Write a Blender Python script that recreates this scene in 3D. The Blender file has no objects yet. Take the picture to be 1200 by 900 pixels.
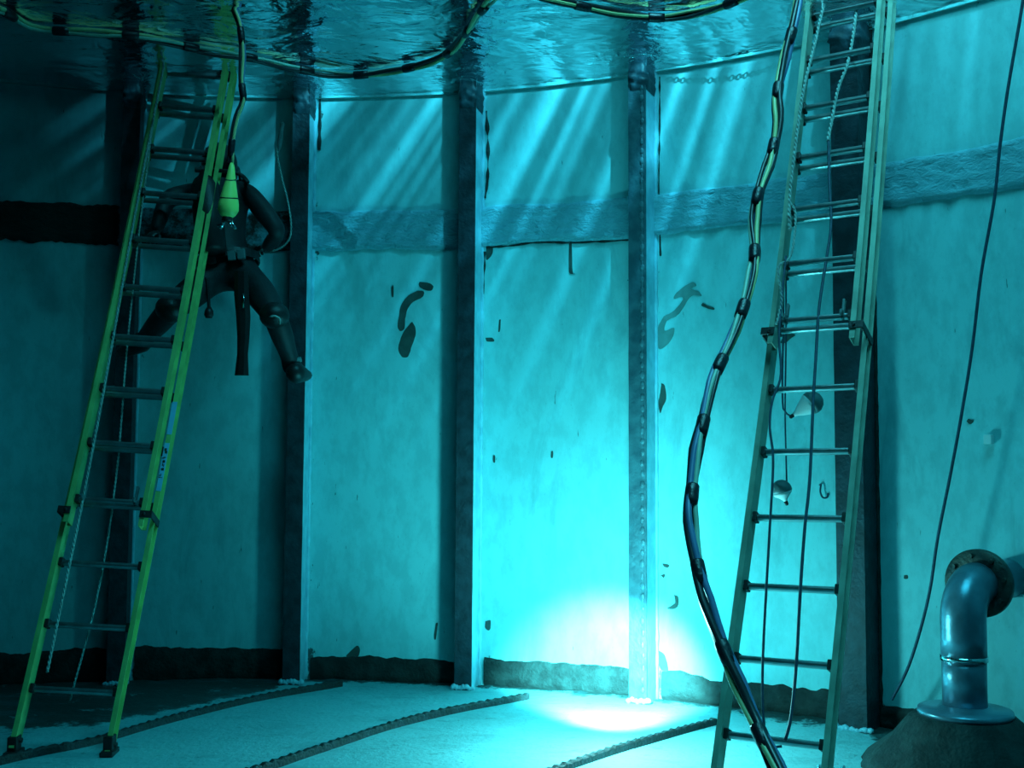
import bpy, bmesh, math, random
from mathutils import Vector, Matrix, noise
random.seed(7)
C = bpy.context.scene
COL = C.collection

# ------------------------------------------------------------------ camera frame
F_PX = 1331.3; PITCH = 0.0668; ROLL = -0.0058; CAM_Z = 1.368
CX, CY, RAD = -1.449, 1.956, 5.221          # tank axis and radius
WATER_Z = CAM_Z + 2.3206
BAND_TOP = CAM_Z + 1.5805

def ray(u, v):
    x = (u - 600) / F_PX; y = (450 - v) / F_PX
    c, s = math.cos(ROLL), math.sin(ROLL)
    x, y = c * x + s * y, -s * x + c * y
    return Vector((x, math.cos(PITCH) - y * math.sin(PITCH), math.sin(PITCH) + y * math.cos(PITCH)))

O = Vector((0, 0, CAM_Z))
def P(u, v, D):
    r = ray(u, v); return O + r * (D / r.y)
def Pz(u, v, z):
    r = ray(u, v); return O + r * ((z - CAM_Z) / r.z)
def Pw(u, v, off=0.0):
    r = ray(u, v); R = RAD - off
    a = r.x**2 + r.y**2; b = -2 * (r.x * CX + r.y * CY); c = CX**2 + CY**2 - R * R
    return O + r * ((-b + math.sqrt(b * b - 4 * a * c)) / (2 * a))
def theta(p): return math.atan2(p.x - CX, p.y - CY)      # 0 = +Y, grows to the right
def cyl(th, z, off=0.0):
    R = RAD - off
    return Vector((CX + R * math.sin(th), CY + R * math.cos(th), z))

# ------------------------------------------------------------------ materials
def new_mat(name):
    m = bpy.data.materials.new(name); m.use_nodes = True
    nt = m.node_tree; b = nt.nodes['Principled BSDF']
    return m, nt, b
def simple(name, col, rough=0.5, metal=0.0, bump=0.0, bscale=60, var=0.0, vscale=12, col2=None):
    m, nt, b = new_mat(name)
    b.inputs['Base Color'].default_value = (*col, 1)
    b.inputs['Roughness'].default_value = rough; b.inputs['Metallic'].default_value = metal
    tc = nt.nodes.new('ShaderNodeTexCoord')
    n = nt.nodes.new('ShaderNodeTexNoise'); n.inputs['Scale'].default_value = vscale; n.inputs['Detail'].default_value = 6
    nt.links.new(tc.outputs['Object'], n.inputs['Vector'])
    cr = nt.nodes.new('ShaderNodeValToRGB')
    c2 = col2 or tuple(c * (1 - var) for c in col)
    cr.color_ramp.elements[0].position = .38; cr.color_ramp.elements[1].position = .62
    cr.color_ramp.elements[0].color = (*c2, 1); cr.color_ramp.elements[1].color = (*col, 1)
    nt.links.new(n.outputs['Fac'], cr.inputs['Fac']); nt.links.new(cr.outputs['Color'], b.inputs['Base Color'])
    if bump:
        n2 = nt.nodes.new('ShaderNodeTexNoise'); n2.inputs['Scale'].default_value = bscale; n2.inputs['Detail'].default_value = 5
        nt.links.new(tc.outputs['Object'], n2.inputs['Vector'])
        bp = nt.nodes.new('ShaderNodeBump'); bp.inputs['Strength'].default_value = bump; bp.inputs['Distance'].default_value = .01
        nt.links.new(n2.outputs['Fac'], bp.inputs['Height']); nt.links.new(bp.outputs['Normal'], b.inputs['Normal'])
    return m

class NT:
    """tiny node helper"""
    def __init__(s, nt): s.nt = nt
    def n(s, t, **k):
        nd = s.nt.nodes.new(t)
        for a, v in k.items(): setattr(nd, a, v)
        return nd
    def l(s, a, b): s.nt.links.new(a, b)
    def math(s, op, a, b=None, c=None, clamp=False):
        m = s.n('ShaderNodeMath', operation=op); m.use_clamp = clamp
        for i, x in enumerate((a, b, c)):
            if x is None: continue
            if isinstance(x, (int, float)): m.inputs[i].default_value = x
            else: s.l(x, m.inputs[i])
        return m.outputs[0]
    def ramp(s, f, stops):
        r = s.n('ShaderNodeValToRGB'); e = r.color_ramp.elements
        while len(e) < len(stops): e.new(.5)
        for q, (p, c) in zip(e, stops):
            q.position = p; q.color = (c, c, c, 1) if isinstance(c, (int, float)) else (*c, 1)
        s.l(f, r.inputs['Fac']); return r.outputs['Color']
    def noise(s, vec, scale, detail=4, rough=.5, dist=0):
        t = s.n('ShaderNodeTexNoise'); t.inputs['Scale'].default_value = scale; t.inputs['Detail'].default_value = detail
        t.inputs['Roughness'].default_value = rough; t.inputs['Distortion'].default_value = dist
        s.l(vec, t.inputs['Vector']); return t.outputs['Fac']
    def mapping(s, vec, scale):
        m = s.n('ShaderNodeMapping'); m.inputs['Scale'].default_value = scale; s.l(vec, m.inputs['Vector']); return m.outputs['Vector']
    def mix(s, f, a, b):
        m = s.n('ShaderNodeMix', data_type='RGBA')
        if isinstance(f, (int, float)): m.inputs[0].default_value = f
        else: s.l(f, m.inputs[0])
        for i, x in ((6, a), (7, b)):
            if isinstance(x, tuple): m.inputs[i].default_value = (*x, 1)
            else: s.l(x, m.inputs[i])
        return m.outputs[2]

def wall_material():
    m, nt, b = new_mat('painted_tank_wall'); t = NT(nt)
    uv = t.n('ShaderNodeAttribute', attribute_name='wall_uv').outputs['Vector']   # x = arc length, y = height
    rust = t.n('ShaderNodeAttribute', attribute_name='rust').outputs['Fac']
    paint = t.mix(t.noise(uv, 1.3, 6, .6), (.25, .63, .66), (.36, .76, .78))
    blot = t.noise(t.mapping(uv, (6, 3, 1)), 1.6, 8, .65)
    paint = t.mix(t.ramp(blot, [(.40, .35), (.56, 0)]), paint, (.16, .42, .45))
    st = t.noise(t.mapping(uv, (1.1, .35, 1)), 3.1, 9, .7, .8)
    paint = t.mix(t.ramp(st, [(.56, 0), (.72, .5)]), paint, (.12, .36, .40))
    fine = t.noise(t.mapping(uv, (70, 45, 1)), 1, 3, .7)
    paint = t.mix(t.ramp(fine, [(.62, 0), (.75, .35)]), paint, (.10, .28, .30))
    # fine vertical scratches and pin-head chips
    sc = t.noise(t.mapping(uv, (34, 5.5, 1)), 1, 3, .6)
    paint = t.mix(t.ramp(sc, [(.715, 0), (.735, .75)]), paint, (.04, .09, .09))
    ch = t.noise(t.mapping(uv, (17, 12, 1)), 1, 5, .7)
    paint = t.mix(t.ramp(ch, [(.72, 0), (.74, .85)]), paint, (.05, .07, .06))
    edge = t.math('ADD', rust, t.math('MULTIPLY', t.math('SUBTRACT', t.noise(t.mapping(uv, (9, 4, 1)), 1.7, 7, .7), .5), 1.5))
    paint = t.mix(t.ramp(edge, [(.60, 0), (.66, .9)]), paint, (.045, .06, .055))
    t.l(paint, b.inputs['Base Color'])
    b.inputs['Roughness'].default_value = .55
    bp = t.n('ShaderNodeBump'); bp.inputs['Strength'].default_value = .25; bp.inputs['Distance'].default_value = .01
    h = t.noise(uv, 9, 7, .6); t.l(h, bp.inputs['Height']); t.l(bp.outputs['Normal'], b.inputs['Normal'])
    return m
def floor_material():
    m, nt, b = new_mat('painted_tank_floor'); t = NT(nt)
    uv = t.n('ShaderNodeTexCoord').outputs['Object']
    dirt_shade = t.n('ShaderNodeAttribute', attribute_name='dirt_shade').outputs['Fac']
    paint = t.mix(t.noise(uv, 2.1, 7, .65), (.22, .52, .55), (.40, .76, .78))
    ch = t.noise(uv, 17, 5, .7)
    paint = t.mix(t.ramp(ch, [(.67, 0), (.70, .8)]), paint, (.05, .08, .08))
    ch2 = t.noise(t.mapping(uv, (1, 2.2, 1)), 5.2, 7, .7)
    paint = t.mix(t.ramp(ch2, [(.60, 0), (.68, .55)]), paint, (.08, .16, .17))
    e = t.math('ADD', dirt_shade, t.math('MULTIPLY', t.math('SUBTRACT', t.noise(uv, 5, 10, .8), .5), 1.7))
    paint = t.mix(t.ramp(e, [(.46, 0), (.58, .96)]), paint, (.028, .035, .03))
    fl_ = t.noise(t.mapping(uv, (1, 1, 1)), 46, 5, .75)
    paint = t.mix(t.ramp(fl_, [(.55, 0), (.68, .5)]), paint, (.09, .20, .21))
    st = t.noise(t.mapping(uv, (.7, 1.6, 1)), 2.3, 8, .72, .6)
    paint = t.mix(t.ramp(st, [(.52, 0), (.66, .45)]), paint, (.12, .30, .33))
    t.l(paint, b.inputs['Base Color']); b.inputs['Roughness'].default_value = .6
    bp = t.n('ShaderNodeBump'); bp.inputs['Strength'].default_value = .5; bp.inputs['Distance'].default_value = .015
    t.l(t.noise(uv, 24, 6, .65), bp.inputs['Height']); t.l(bp.outputs['Normal'], b.inputs['Normal'])
    return m
def band_material():
    m, nt, b = new_mat('rough_weld_band'); t = NT(nt)
    uv = t.n('ShaderNodeAttribute', attribute_name='wall_uv').outputs['Vector']
    rust = t.n('ShaderNodeAttribute', attribute_name='rust').outputs['Fac']
    c = t.mix(t.noise(t.mapping(uv, (1, 3, 1)), 7, 8, .7), (.10, .30, .38), (.24, .56, .64))
    e = t.math('ADD', rust, t.math('MULTIPLY', t.math('SUBTRACT', t.noise(uv, 7, 6, .7), .5), .9))
    c = t.mix(t.ramp(e, [(.45, 0), (.6, 1)]), c, (.012, .016, .014))
    t.l(c, b.inputs['Base Color']); b.inputs['Roughness'].default_value = .5
    bp = t.n('ShaderNodeBump'); bp.inputs['Strength'].default_value = .9; bp.inputs['Distance'].default_value = .02
    t.l(t.noise(t.mapping(uv, (1, 2, 1)), 16, 6, .6, 1.5), bp.inputs['Height']); t.l(bp.outputs['Normal'], b.inputs['Normal'])
    return m

WATER_ABS = (0.30, 0.93, 0.955)      # share of each colour left per metre of water
def water_materials():
    def vol(nt):
        out = nt.nodes['Material Output']
        ab = nt.nodes.new('ShaderNodeVolumeAbsorption'); ab.inputs['Color'].default_value = (.515, .762, .779, 1); ab.inputs['Density'].default_value = 1.0
        nt.links.new(ab.outputs[0], out.inputs['Volume'])
    m = bpy.data.materials.new('water_surface'); m.use_nodes = True; nt = m.node_tree; nt.nodes.clear()
    t = NT(nt); out = t.n('ShaderNodeOutputMaterial')
    geo = t.n('ShaderNodeTexCoord').outputs['Object']
    rip = t.n('ShaderNodeAttribute', attribute_name='ripple').outputs['Fac']
    n1 = t.noise(t.mapping(geo, (1.0, 1.6, 1)), 3.0, 3, .5, .6)
    n2 = t.noise(geo, 11, 5, .55, 1.2)
    h = t.math('ADD', t.math('MULTIPLY', n1, .030), t.math('MULTIPLY', n2, t.math('MULTIPLY', rip, .035)))
    bp = t.n('ShaderNodeBump'); bp.inputs['Strength'].default_value = 1; bp.inputs['Distance'].default_value = 1.0
    t.l(h, bp.inputs['Height'])
    fr = t.n('ShaderNodeFresnel'); fr.inputs['IOR'].default_value = 1.333
    gl = t.n('ShaderNodeBsdfGlossy'); gl.inputs['Roughness'].default_value = .06; gl.inputs['Color'].default_value = (.9, .95, .97, 1)
    t.l(bp.outputs['Normal'], gl.inputs['Normal'])
    tr = t.n('ShaderNodeBsdfTransparent')
    mx = t.n('ShaderNodeMixShader'); t.l(fr.outputs[0], mx.inputs[0]); t.l(tr.outputs[0], mx.inputs[1]); t.l(gl.outputs[0], mx.inputs[2])
    t.l(mx.outputs[0], out.inputs['Surface']); out.name = 'Material Output'
    vol(nt)
    m2 = bpy.data.materials.new('water_edge'); m2.use_nodes = True; nt = m2.node_tree
    nt.nodes.remove(nt.nodes['Principled BSDF'])
    tr = nt.nodes.new('ShaderNodeBsdfTransparent'); nt.links.new(tr.outputs[0], nt.nodes['Material Output'].inputs['Surface'])
    vol(nt)
    return m, m2

M = dict(
    wall=wall_material(), floor=floor_material(), band=band_material(),
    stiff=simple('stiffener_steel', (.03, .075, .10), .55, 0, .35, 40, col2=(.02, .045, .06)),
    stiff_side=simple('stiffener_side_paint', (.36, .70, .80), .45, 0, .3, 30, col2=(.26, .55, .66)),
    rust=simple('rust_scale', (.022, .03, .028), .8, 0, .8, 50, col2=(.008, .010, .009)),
    stain=simple('bare_patch', (.05, .085, .075), .7, 0, .3, 60, col2=(.03, .05, .045)),
    stiff_dark=simple('stiffener_dark_shaded', (.018, .040, .055), .6, 0, .5, 45, col2=(.008, .018, .026)),
    stiff_lit=simple('stiffener_steel_lit', (.06, .15, .18), .5, 0, .4, 45, col2=(.03, .085, .11)),  # lighter copy of the steel, nearness to the lamp put into its colour
    bead=simple('weld_bead', (.09, .20, .24), .45, 0, .5, 90, var=.4),
    fibre=simple('yellow_fibreglass', (.36, .62, .20), .42, 0, .1, 80, var=.25, vscale=9),
    fibre_old=simple('faded_yellow_fibreglass', (.34, .46, .36), .45, 0, .1, 80, var=.3, vscale=9),
    alu=simple('aluminium', (.42, .50, .52), .28, .85, .1, 90, var=.3),
    blk=simple('black_rubber', (.012, .013, .014), .5, 0, .15, 60, var=.3),
    tape=simple('black_tape', (.010, .012, .02), .35, 0, .3, 80, var=.3),
    hose_y=simple('yellow_hose', (.55, .58, .28), .4, 0, 0, var=.15),
    hose_g=simple('grey_green_hose', (.35, .52, .42), .4, 0, 0, var=.15),
    hose_k=simple('black_hose', (.02, .028, .035), .33, 0, 0, var=.2),
    hose_b=simple('blue_hose', (.10, .20, .38), .35, 0, 0, var=.2),
    rope=simple('grey_rope', (.40, .52, .50), .7, 0, .2, 200, var=.35, vscale=40),
    rope_d=simple('dark_rope', (.03, .07, .12), .6, 0, 0, var=.3, vscale=40),
    chrome=simple('bright_steel', (.65, .72, .75), .18, 1, .05, 60, var=.15),
    pipe=simple('galvanised_pipe', (.20, .33, .42), .32, .5, .15, 35, col2=(.12, .20, .26), vscale=7),
    pipe_r=simple('rusty_flange', (.10, .085, .07), .5, .3, .6, 55, col2=(.03, .03, .03)),
    suit=simple('black_neoprene', (.012, .017, .022), .6, 0, .2, 60, var=.4),
    gear=simple('black_nylon', (.010, .012, .014), .45, 0, .2, 90, var=.4),
    lampy=simple('yellow_green_plastic', (.62, .90, .22), .35, 0, 0, var=.12),
    white=simple('white_plastic', (.75, .82, .82), .35, 0, 0, var=.1),
    grey=simple('grey_plastic', (.10, .17, .18), .5, 0, .1, 60, var=.3),
    sticker=simple('pale_sticker', (.20, .52, .85), .35, 0, 0, var=.1),
    line=simple('meniscus_line', (.26, .56, .56), .6, 0, 0, var=.3, vscale=5),
    glass=simple('mask_glass', (.02, .03, .04), .08, 0, 0, var=.1),
)

# ------------------------------------------------------------------ object helpers
def obj(name, bm, mat, parent=None, smooth=False, auto=None):
    me = bpy.data.meshes.new(name)
    bmesh.ops.recalc_face_normals(bm, faces=bm.faces) if auto is None else None
    bm.to_mesh(me); bm.free()
    mats = mat if isinstance(mat, (list, tuple)) else [mat]
    for m in mats: me.materials.append(m)
    if smooth:
        for p in me.polygons: p.use_smooth = True
    o = bpy.data.objects.new(name, me); COL.objects.link(o)
    if parent is not None: o.parent = parent
    return o
def thing(name, label, cat, loc=(0, 0, 0), group=None):
    o = bpy.data.objects.new(name, None); COL.objects.link(o); o.location = loc
    o.empty_display_size = .1
    return tag(o, label, cat, group)
def tag(o, label=None, cat=None, group=None, kind=None):
    if label: o['label'] = label
    if cat: o['category'] = cat
    if group: o['group'] = group
    if kind: o['kind'] = kind
    return o
def offs(bm, d):          # shift geometry into a parent's local space
    for v in bm.verts: v.co -= d
    return bm
def basis(d, ref=Vector((0, 0, 1))):
    d = d.normalized()
    if abs(d.dot(ref)) > .98: ref = Vector((1, 0, 0))
    a = d.cross(ref).normalized(); return a, a.cross(d).normalized()
def box(bm, c, X, Y, Z, bev=0.0, mat=0):
    """c centre; X,Y,Z half-extent vectors"""
    vs = []
    for sx in (-1, 1):
        for sy in (-1, 1):
            for sz in (-1, 1): vs.append(bm.verts.new(c + X * sx + Y * sy + Z * sz))
    f = [(0, 1, 3, 2), (4, 6, 7, 5), (0, 4, 5, 1), (2, 3, 7, 6), (0, 2, 6, 4), (1, 5, 7, 3)]
    fs = [bm.faces.new([vs[i] for i in q]) for q in f]
    for q in fs: q.material_index = mat
    if bev:
        es = list({e for q in fs for e in q.edges})
        bmesh.ops.bevel(bm, geom=es, offset=bev, segments=2, affect='EDGES', profile=.5)
    return fs
def catmull(pts, n=12):
    pts = [Vector(p) for p in pts]
    q = [pts[0] * 2 - pts[1]] + pts + [pts[-1] * 2 - pts[-2]]
    out = []
    for i in range(1, len(q) - 2):
        a, b, c, d = q[i - 1:i + 3]
        for k in range(n):
            t = k / n
            out.append(.5 * ((2 * b) + (c - a) * t + (2 * a - 5 * b + 4 * c - d) * t * t + (3 * b - a - 3 * c + d) * t ** 3))
    out.append(pts[-1].copy()); return out
def resample(pts, step):
    out = [pts[0].copy()]; acc = 0
    for a, b in zip(pts, pts[1:]):
        L = (b - a).length
        if L < 1e-9: continue
        s = step - acc
        while s <= L:
            out.append(a.lerp(b, s / L)); s += step
        acc = L - (s - step)
    if (out[-1] - pts[-1]).length > step * .3: out.append(pts[-1].copy())
    return out
def frames(pts):
    """parallel-transport frames"""
    T = [(pts[min(i + 1, len(pts) - 1)] - pts[max(i - 1, 0)]).normalized() for i in range(len(pts))]
    a, b = basis(T[0]); out = [(a, b)]
    for i in range(1, len(pts)):
        a = (a - T[i] * a.dot(T[i])).normalized(); b = a.cross(T[i]).normalized(); out.append((a, -b if False else b))
    return T, out
def tube(bm, pts, r, seg=8, caps=True, mat=0, sq=1.0):
    T, fr = frames(pts); rings = []
    for i, (p, (a, b)) in enumerate(zip(pts, fr)):
        ri = r(i / (len(pts) - 1)) if callable(r) else (r[i] if isinstance(r, (list, tuple)) else r)
        rings.append([bm.verts.new(p + (a * math.cos(2 * math.pi * k / seg) + b * sq * math.sin(2 * math.pi * k / seg)) * ri) for k in range(seg)])
    for A, B in zip(rings, rings[1:]):
        for k in range(seg):
            f = bm.faces.new((A[k], A[(k + 1) % seg], B[(k + 1) % seg], B[k])); f.material_index = mat; f.smooth = True
    if caps:
        for R in (rings[0][::-1], rings[-1]):
            f = bm.faces.new(R); f.material_index = mat
    return rings
def lathe(bm, c, axis, prof, seg=24, mat=0, ref=Vector((0, 0, 1)), cap=True):
    """prof = [(h, r)...] along axis"""
    ax = axis.normalized(); a, b = basis(ax, ref); rings = []
    for h, r in prof:
        rings.append([bm.verts.new(c + ax * h + (a * math.cos(2 * math.pi * k / seg) + b * math.sin(2 * math.pi * k / seg)) * max(r, 1e-4)) for k in range(seg)])
    for A, B in zip(rings, rings[1:]):
        for k in range(seg):
            f = bm.faces.new((A[k], A[(k + 1) % seg], B[(k + 1) % seg], B[k])); f.material_index = mat; f.smooth = True
    if cap:
        for R in (rings[0][::-1], rings[-1]): bm.faces.new(R).material_index = mat
def helix_pts(path, R, turns_per_m, phase, step=None):
    """offset a path helically"""
    T, fr = frames(path); L = 0; out = []
    for i, (p, (a, b)) in enumerate(zip(path, fr)):
        if i: L += (path[i] - path[i - 1]).length
        ang = phase + 2 * math.pi * turns_per_m * L
        out.append(p + (a * math.cos(ang) + b * math.sin(ang)) * R)
    return out
def twisted_rope(name, pts, mat, parent=None, rad=.007, pitch=.05, strands=2):
    path = resample(catmull(pts, 16), pitch / 7); bm = bmesh.new()
    for s in range(strands):
        tube(bm, helix_pts(path, rad * .52, 1 / pitch, 2 * math.pi * s / strands), rad * .62, 6)
    return obj(name, bm, mat, parent, smooth=True)

# ------------------------------------------------------------------ tank: wall, floor
# stiffener azimuths from the photograph (right edge of the inner face near mid height)
ST_PIX = [(157, 400), (357, 450), (555, 450), (757, 450), (1003, 300)]
ST_D = .18; ST_W = .105
ST_TH = []
for u, v in ST_PIX:
    w = ST_W
    p = Pw(u, v, ST_D); ST_TH.append(theta(p) - (w / 2) / (RAD - ST_D))
step = (ST_TH[4] - ST_TH[0]) / 4
def near_stiff(th): return min(abs(th - s) for s in ST_TH) * RAD

TH0, TH1 = -math.pi, math.pi
def build_wall():
    bm = bmesh.new(); uvl = bm.verts.layers.float_vector.new('wall_uv'); rl = bm.verts.layers.float.new('rust')
    # fine section where the camera looks, coarse behind it
    ths = []
    t = TH0
    while t < TH1 - 1e-6:
        ths.append(t); t += .012 if -.75 < t < 1.5 else .06
    n = len(ths); zs = [i * .06 for i in range(int(4.5 / .06) + 1)]
    rows = []
    for z in zs:
        row = []
        for th in ths:
            wob = .006 * noise.noise(Vector((th * 6, z * 1.2, 3)))
            v = bm.verts.new(cyl(th, z, wob)); v[uvl] = Vector((th * RAD, z, 0))
            d = near_stiff(th)
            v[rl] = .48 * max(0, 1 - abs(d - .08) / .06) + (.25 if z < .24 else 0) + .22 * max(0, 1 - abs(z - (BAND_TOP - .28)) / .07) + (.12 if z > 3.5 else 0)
            row.append(v)
        rows.append(row)
    for A, B in zip(rows, rows[1:]):
        for k in range(n):
            bm.faces.new((A[k], A[(k + 1) % n], B[(k + 1) % n], B[k]))
    for f in bm.faces: f.normal_flip()
    return obj('wall_round', bm, M['wall'], smooth=True)
wall = tag(build_wall(), 'pale painted curved steel tank wall under water', kind='structure')

def seg_dist(p, a, b):
    ab = b - a; t = max(0, min(1, (p - a).dot(ab) / ab.length_squared)); return (p - (a + ab * t)).length
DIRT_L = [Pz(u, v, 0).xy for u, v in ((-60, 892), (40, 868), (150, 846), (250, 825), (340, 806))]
DIRT_SHADE_R = [Pz(u, v, 0).xy for u, v in ((870, 846), (980, 856), (1020, 872), (1060, 895), (1110, 930), (1180, 980))]  # right side takes in silt plus ladder shadow put into the floor colour
def dirt_shade_at(x, y):
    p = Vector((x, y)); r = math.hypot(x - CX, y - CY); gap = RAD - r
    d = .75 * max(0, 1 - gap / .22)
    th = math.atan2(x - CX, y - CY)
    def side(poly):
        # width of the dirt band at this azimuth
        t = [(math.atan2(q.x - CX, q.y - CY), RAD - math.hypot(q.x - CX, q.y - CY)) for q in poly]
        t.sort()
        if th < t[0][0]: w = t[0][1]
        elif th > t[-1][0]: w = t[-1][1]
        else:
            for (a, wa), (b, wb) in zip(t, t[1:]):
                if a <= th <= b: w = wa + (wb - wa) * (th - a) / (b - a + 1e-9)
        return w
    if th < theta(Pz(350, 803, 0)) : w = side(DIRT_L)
    elif th > theta(Pz(868, 840, 0)): w = side(DIRT_SHADE_R)
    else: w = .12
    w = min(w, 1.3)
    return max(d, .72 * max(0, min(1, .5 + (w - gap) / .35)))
def build_floor():
    bm = bmesh.new(); dl = bm.verts.layers.float.new('dirt_shade')
    rs = [0, .6, 1.2, 1.8, 2.4] + [2.7 + .06 * i for i in range(int((RAD + .02 - 2.7) / .06) + 1)] + [RAD + .03]
    N = 360; prev = None
    for r in rs:
        ring = []
        for k in range(N if r > 0 else 1):
            a = 2 * math.pi * k / N; x, y = CX + r * math.sin(a), CY + r * math.cos(a)
            d = dirt_shade_at(x, y)
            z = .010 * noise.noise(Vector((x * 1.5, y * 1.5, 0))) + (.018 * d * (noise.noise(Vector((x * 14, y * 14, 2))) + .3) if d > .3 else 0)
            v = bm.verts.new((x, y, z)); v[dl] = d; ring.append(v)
        if prev:
            if len(prev) == 1:
                for k in range(N): bm.faces.new((prev[0], ring[k], ring[(k + 1) % N]))
            else:
                for k in range(N): bm.faces.new((prev[k], prev[(k + 1) % N], ring[(k + 1) % N], ring[k]))
        prev = ring
    for f in bm.faces:
        f.normal_update()
        if f.normal.z < 0: f.normal_flip()
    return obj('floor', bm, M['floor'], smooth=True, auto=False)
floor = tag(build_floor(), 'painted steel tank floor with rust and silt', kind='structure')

def strip(name, tha, thb, zlo, zhi, thick, mat, parent, rust=lambda th: 0, rough=.5, dth=.006, nz=8):
    """raised rough strip that follows the wall; zlo/zhi functions of theta"""
    bm = bmesh.new(); uvl = bm.verts.layers.float_vector.new('wall_uv'); rl = bm.verts.layers.float.new('rust')
    n = max(3, int((thb - tha) / dth)); rows = []
    for i in range(n + 1):
        th = tha + (thb - tha) * i / n; a, b = zlo(th), zhi(th); row = []
        for k in range(nz + 1):
            z = a + (b - a) * k / nz
            e = 0 if k in (0, nz) else 1
            off = -.004 if not e else thick * (1 + rough * noise.noise(Vector((th * 60, z * 26, 1))) + rough * .7 * noise.noise(Vector((th * 150, z * 60, 5))))
            v = bm.verts.new(cyl(th, z, off + (.003 if e else 0))); v[uvl] = Vector((th * RAD, z, 0)); v[rl] = rust(th)
            row.append(v)
        rows.append(row)
    for A, B in zip(rows, rows[1:]):
        for k in range(nz): bm.faces.new((A[k], A[k + 1], B[k + 1], B[k]))
    return obj(name, bm, mat, parent, smooth=True)
def nz(th, s, k, amp): return amp * noise.noise(Vector((th * s, k, .3))) + amp * .5 * noise.noise(Vector((th * s * 4, k, 7)))
thL, thR = ST_TH[0] - step, ST_TH[4] + step * 1.5
th_rust = theta(Pw(135, 260))
band = strip('trim_1', thL, thR, lambda th: BAND_TOP - .255 + nz(th, 14, 2, .022) + (nz(th, 45, 4, .022) if th < th_rust else 0), lambda th: BAND_TOP + nz(th, 16, 5, .016) + (nz(th, 45, 8, .022) if th < th_rust else 0),
             .022, M['band'], None, rust=lambda th: 1.0 if th < th_rust else (.55 if th < ST_TH[1] else .14), rough=.6, dth=.005, nz=14)
tag(band, 'rough horizontal weld band running round the tank wall', kind='structure')
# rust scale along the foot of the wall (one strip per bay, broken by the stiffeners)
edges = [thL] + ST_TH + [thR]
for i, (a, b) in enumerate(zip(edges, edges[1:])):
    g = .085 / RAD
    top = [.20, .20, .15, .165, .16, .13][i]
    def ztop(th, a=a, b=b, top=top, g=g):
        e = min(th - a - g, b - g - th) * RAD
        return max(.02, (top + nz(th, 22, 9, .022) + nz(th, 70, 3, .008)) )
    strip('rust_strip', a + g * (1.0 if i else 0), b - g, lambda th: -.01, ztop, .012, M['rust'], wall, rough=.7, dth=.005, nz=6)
# pale strip painted in for the bright meniscus line at the water surface
strip('meniscus_strip', thL, thR, lambda th: WATER_Z - .012 + nz(th, 5, 1, .003), lambda th: WATER_Z - .005 + nz(th, 5, 1, .003), .012, M['line'], wall, rough=0, nz=3)

# paint-bare patches, outlines on the wall
def patch(outline, mat=M['stain'], off=.004, name='bare_patch'):
    pts = catmull([Pw(u, v, 0) for u, v in outline] + [Pw(*outline[0], 0)], 4)[:-1]
    ths = [(theta(p), p.z) for p in pts]
    bm = bmesh.new()
    top = [bm.verts.new(cyl(t + nz(t * 40, 9, z * 30, .0004), z + nz(z * 30, 5, t, .003), off)) for t, z in ths]
    low = [bm.verts.new(cyl(t, z, -.012)) for t, z in ths]
    bm.faces.new(top); n = len(top)
    for k in range(n): bm.faces.new((top[k], low[k], low[(k + 1) % n], top[(k + 1) % n]))
    return obj(name, bm, mat, wall)
patch([(492, 330), (503, 332), (508, 336), (504, 341), (494, 338), (491, 334)])
patch([(489, 341), (497, 342), (495, 348), (484, 354), (478, 362), (475, 374), (474, 385), (469, 388), (466, 382), (468, 368), (471, 356), (479, 346)])
patch([(483, 377), (487, 384), (487, 393), (482, 408), (478, 418), (471, 418), (467, 408), (471, 393), (477, 384)])
patch([(778, 371), (790, 364), (800, 352), (798, 348), (790, 350), (793, 343), (806, 333), (813, 331), (816, 335), (810, 338), (819, 342), (822, 347), (812, 346), (806, 352), (800, 362), (792, 371), (782, 376), (779, 388), (790, 384), (789, 394), (782, 404), (772, 408), (771, 385)],
      simple('faded_patch', (.16, .30, .29), .7, 0, .2, 60, col2=(.11, .22, .21)))
patch([(775, 449), (779, 452), (781, 467), (777, 476), (774, 484), (772, 472), (774, 460)])
patch([(790, 697), (795, 700), (794, 711), (786, 714), (782, 712), (791, 707)])
for b_ in ([(776, 660), (784, 662), (783, 665), (778, 664)], [(774, 674), (779, 673), (778, 677)], [(921, 389), (932, 392), (926, 397), (920, 402), (915, 401)],
           [(667, 286), (670, 286), (671, 318), (674, 321), (669, 321), (667, 316)], [(569, 396), (577, 396), (579, 400), (571, 400)], [(570, 289), (577, 288), (577, 298), (570, 305)],
           [(406, 768), (418, 757), (422, 762), (418, 772), (408, 776)], [(511, 730), (513, 731), (511, 748), (509, 747)], [(585, 375), (587, 375), (586, 388), (584, 388)],
           [(646, 529), (648, 529), (648, 536), (646, 536)], [(578, 534), (580, 534), (580, 542), (578, 541)], [(824, 355), (829, 358), (837, 361), (836, 363), (828, 361), (822, 358)],
           [(1012, 640), (1017, 645), (1015, 651), (1012, 648)], [(1015, 673), (1021, 676), (1020, 684), (1015, 681)], [(1060, 674), (1064, 674), (1064, 678), (1060, 678)], [(771, 762), (779, 768), (783, 786), (774, 783)],
           [(1135, 491), (1141, 493), (1137, 497), (1133, 494)], [(569, 728), (575, 727), (574, 738), (569, 736)], [(459, 336), (461, 335), (461, 347), (459, 347)]):
    patch(b_)
def tick_line(pts, r=.004):     # thin dark cracks bordering the bays
    bm = bmesh.new(); pp = resample(catmull([Pw(u, v, .002) for u, v in pts], 6), .02); tube(bm, pp, [r * max(.15, 1 + 1.6 * noise.noise(p * 16)) for p in pp], 5); return obj('edge_crack', bm, M['rust'], wall)
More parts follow.
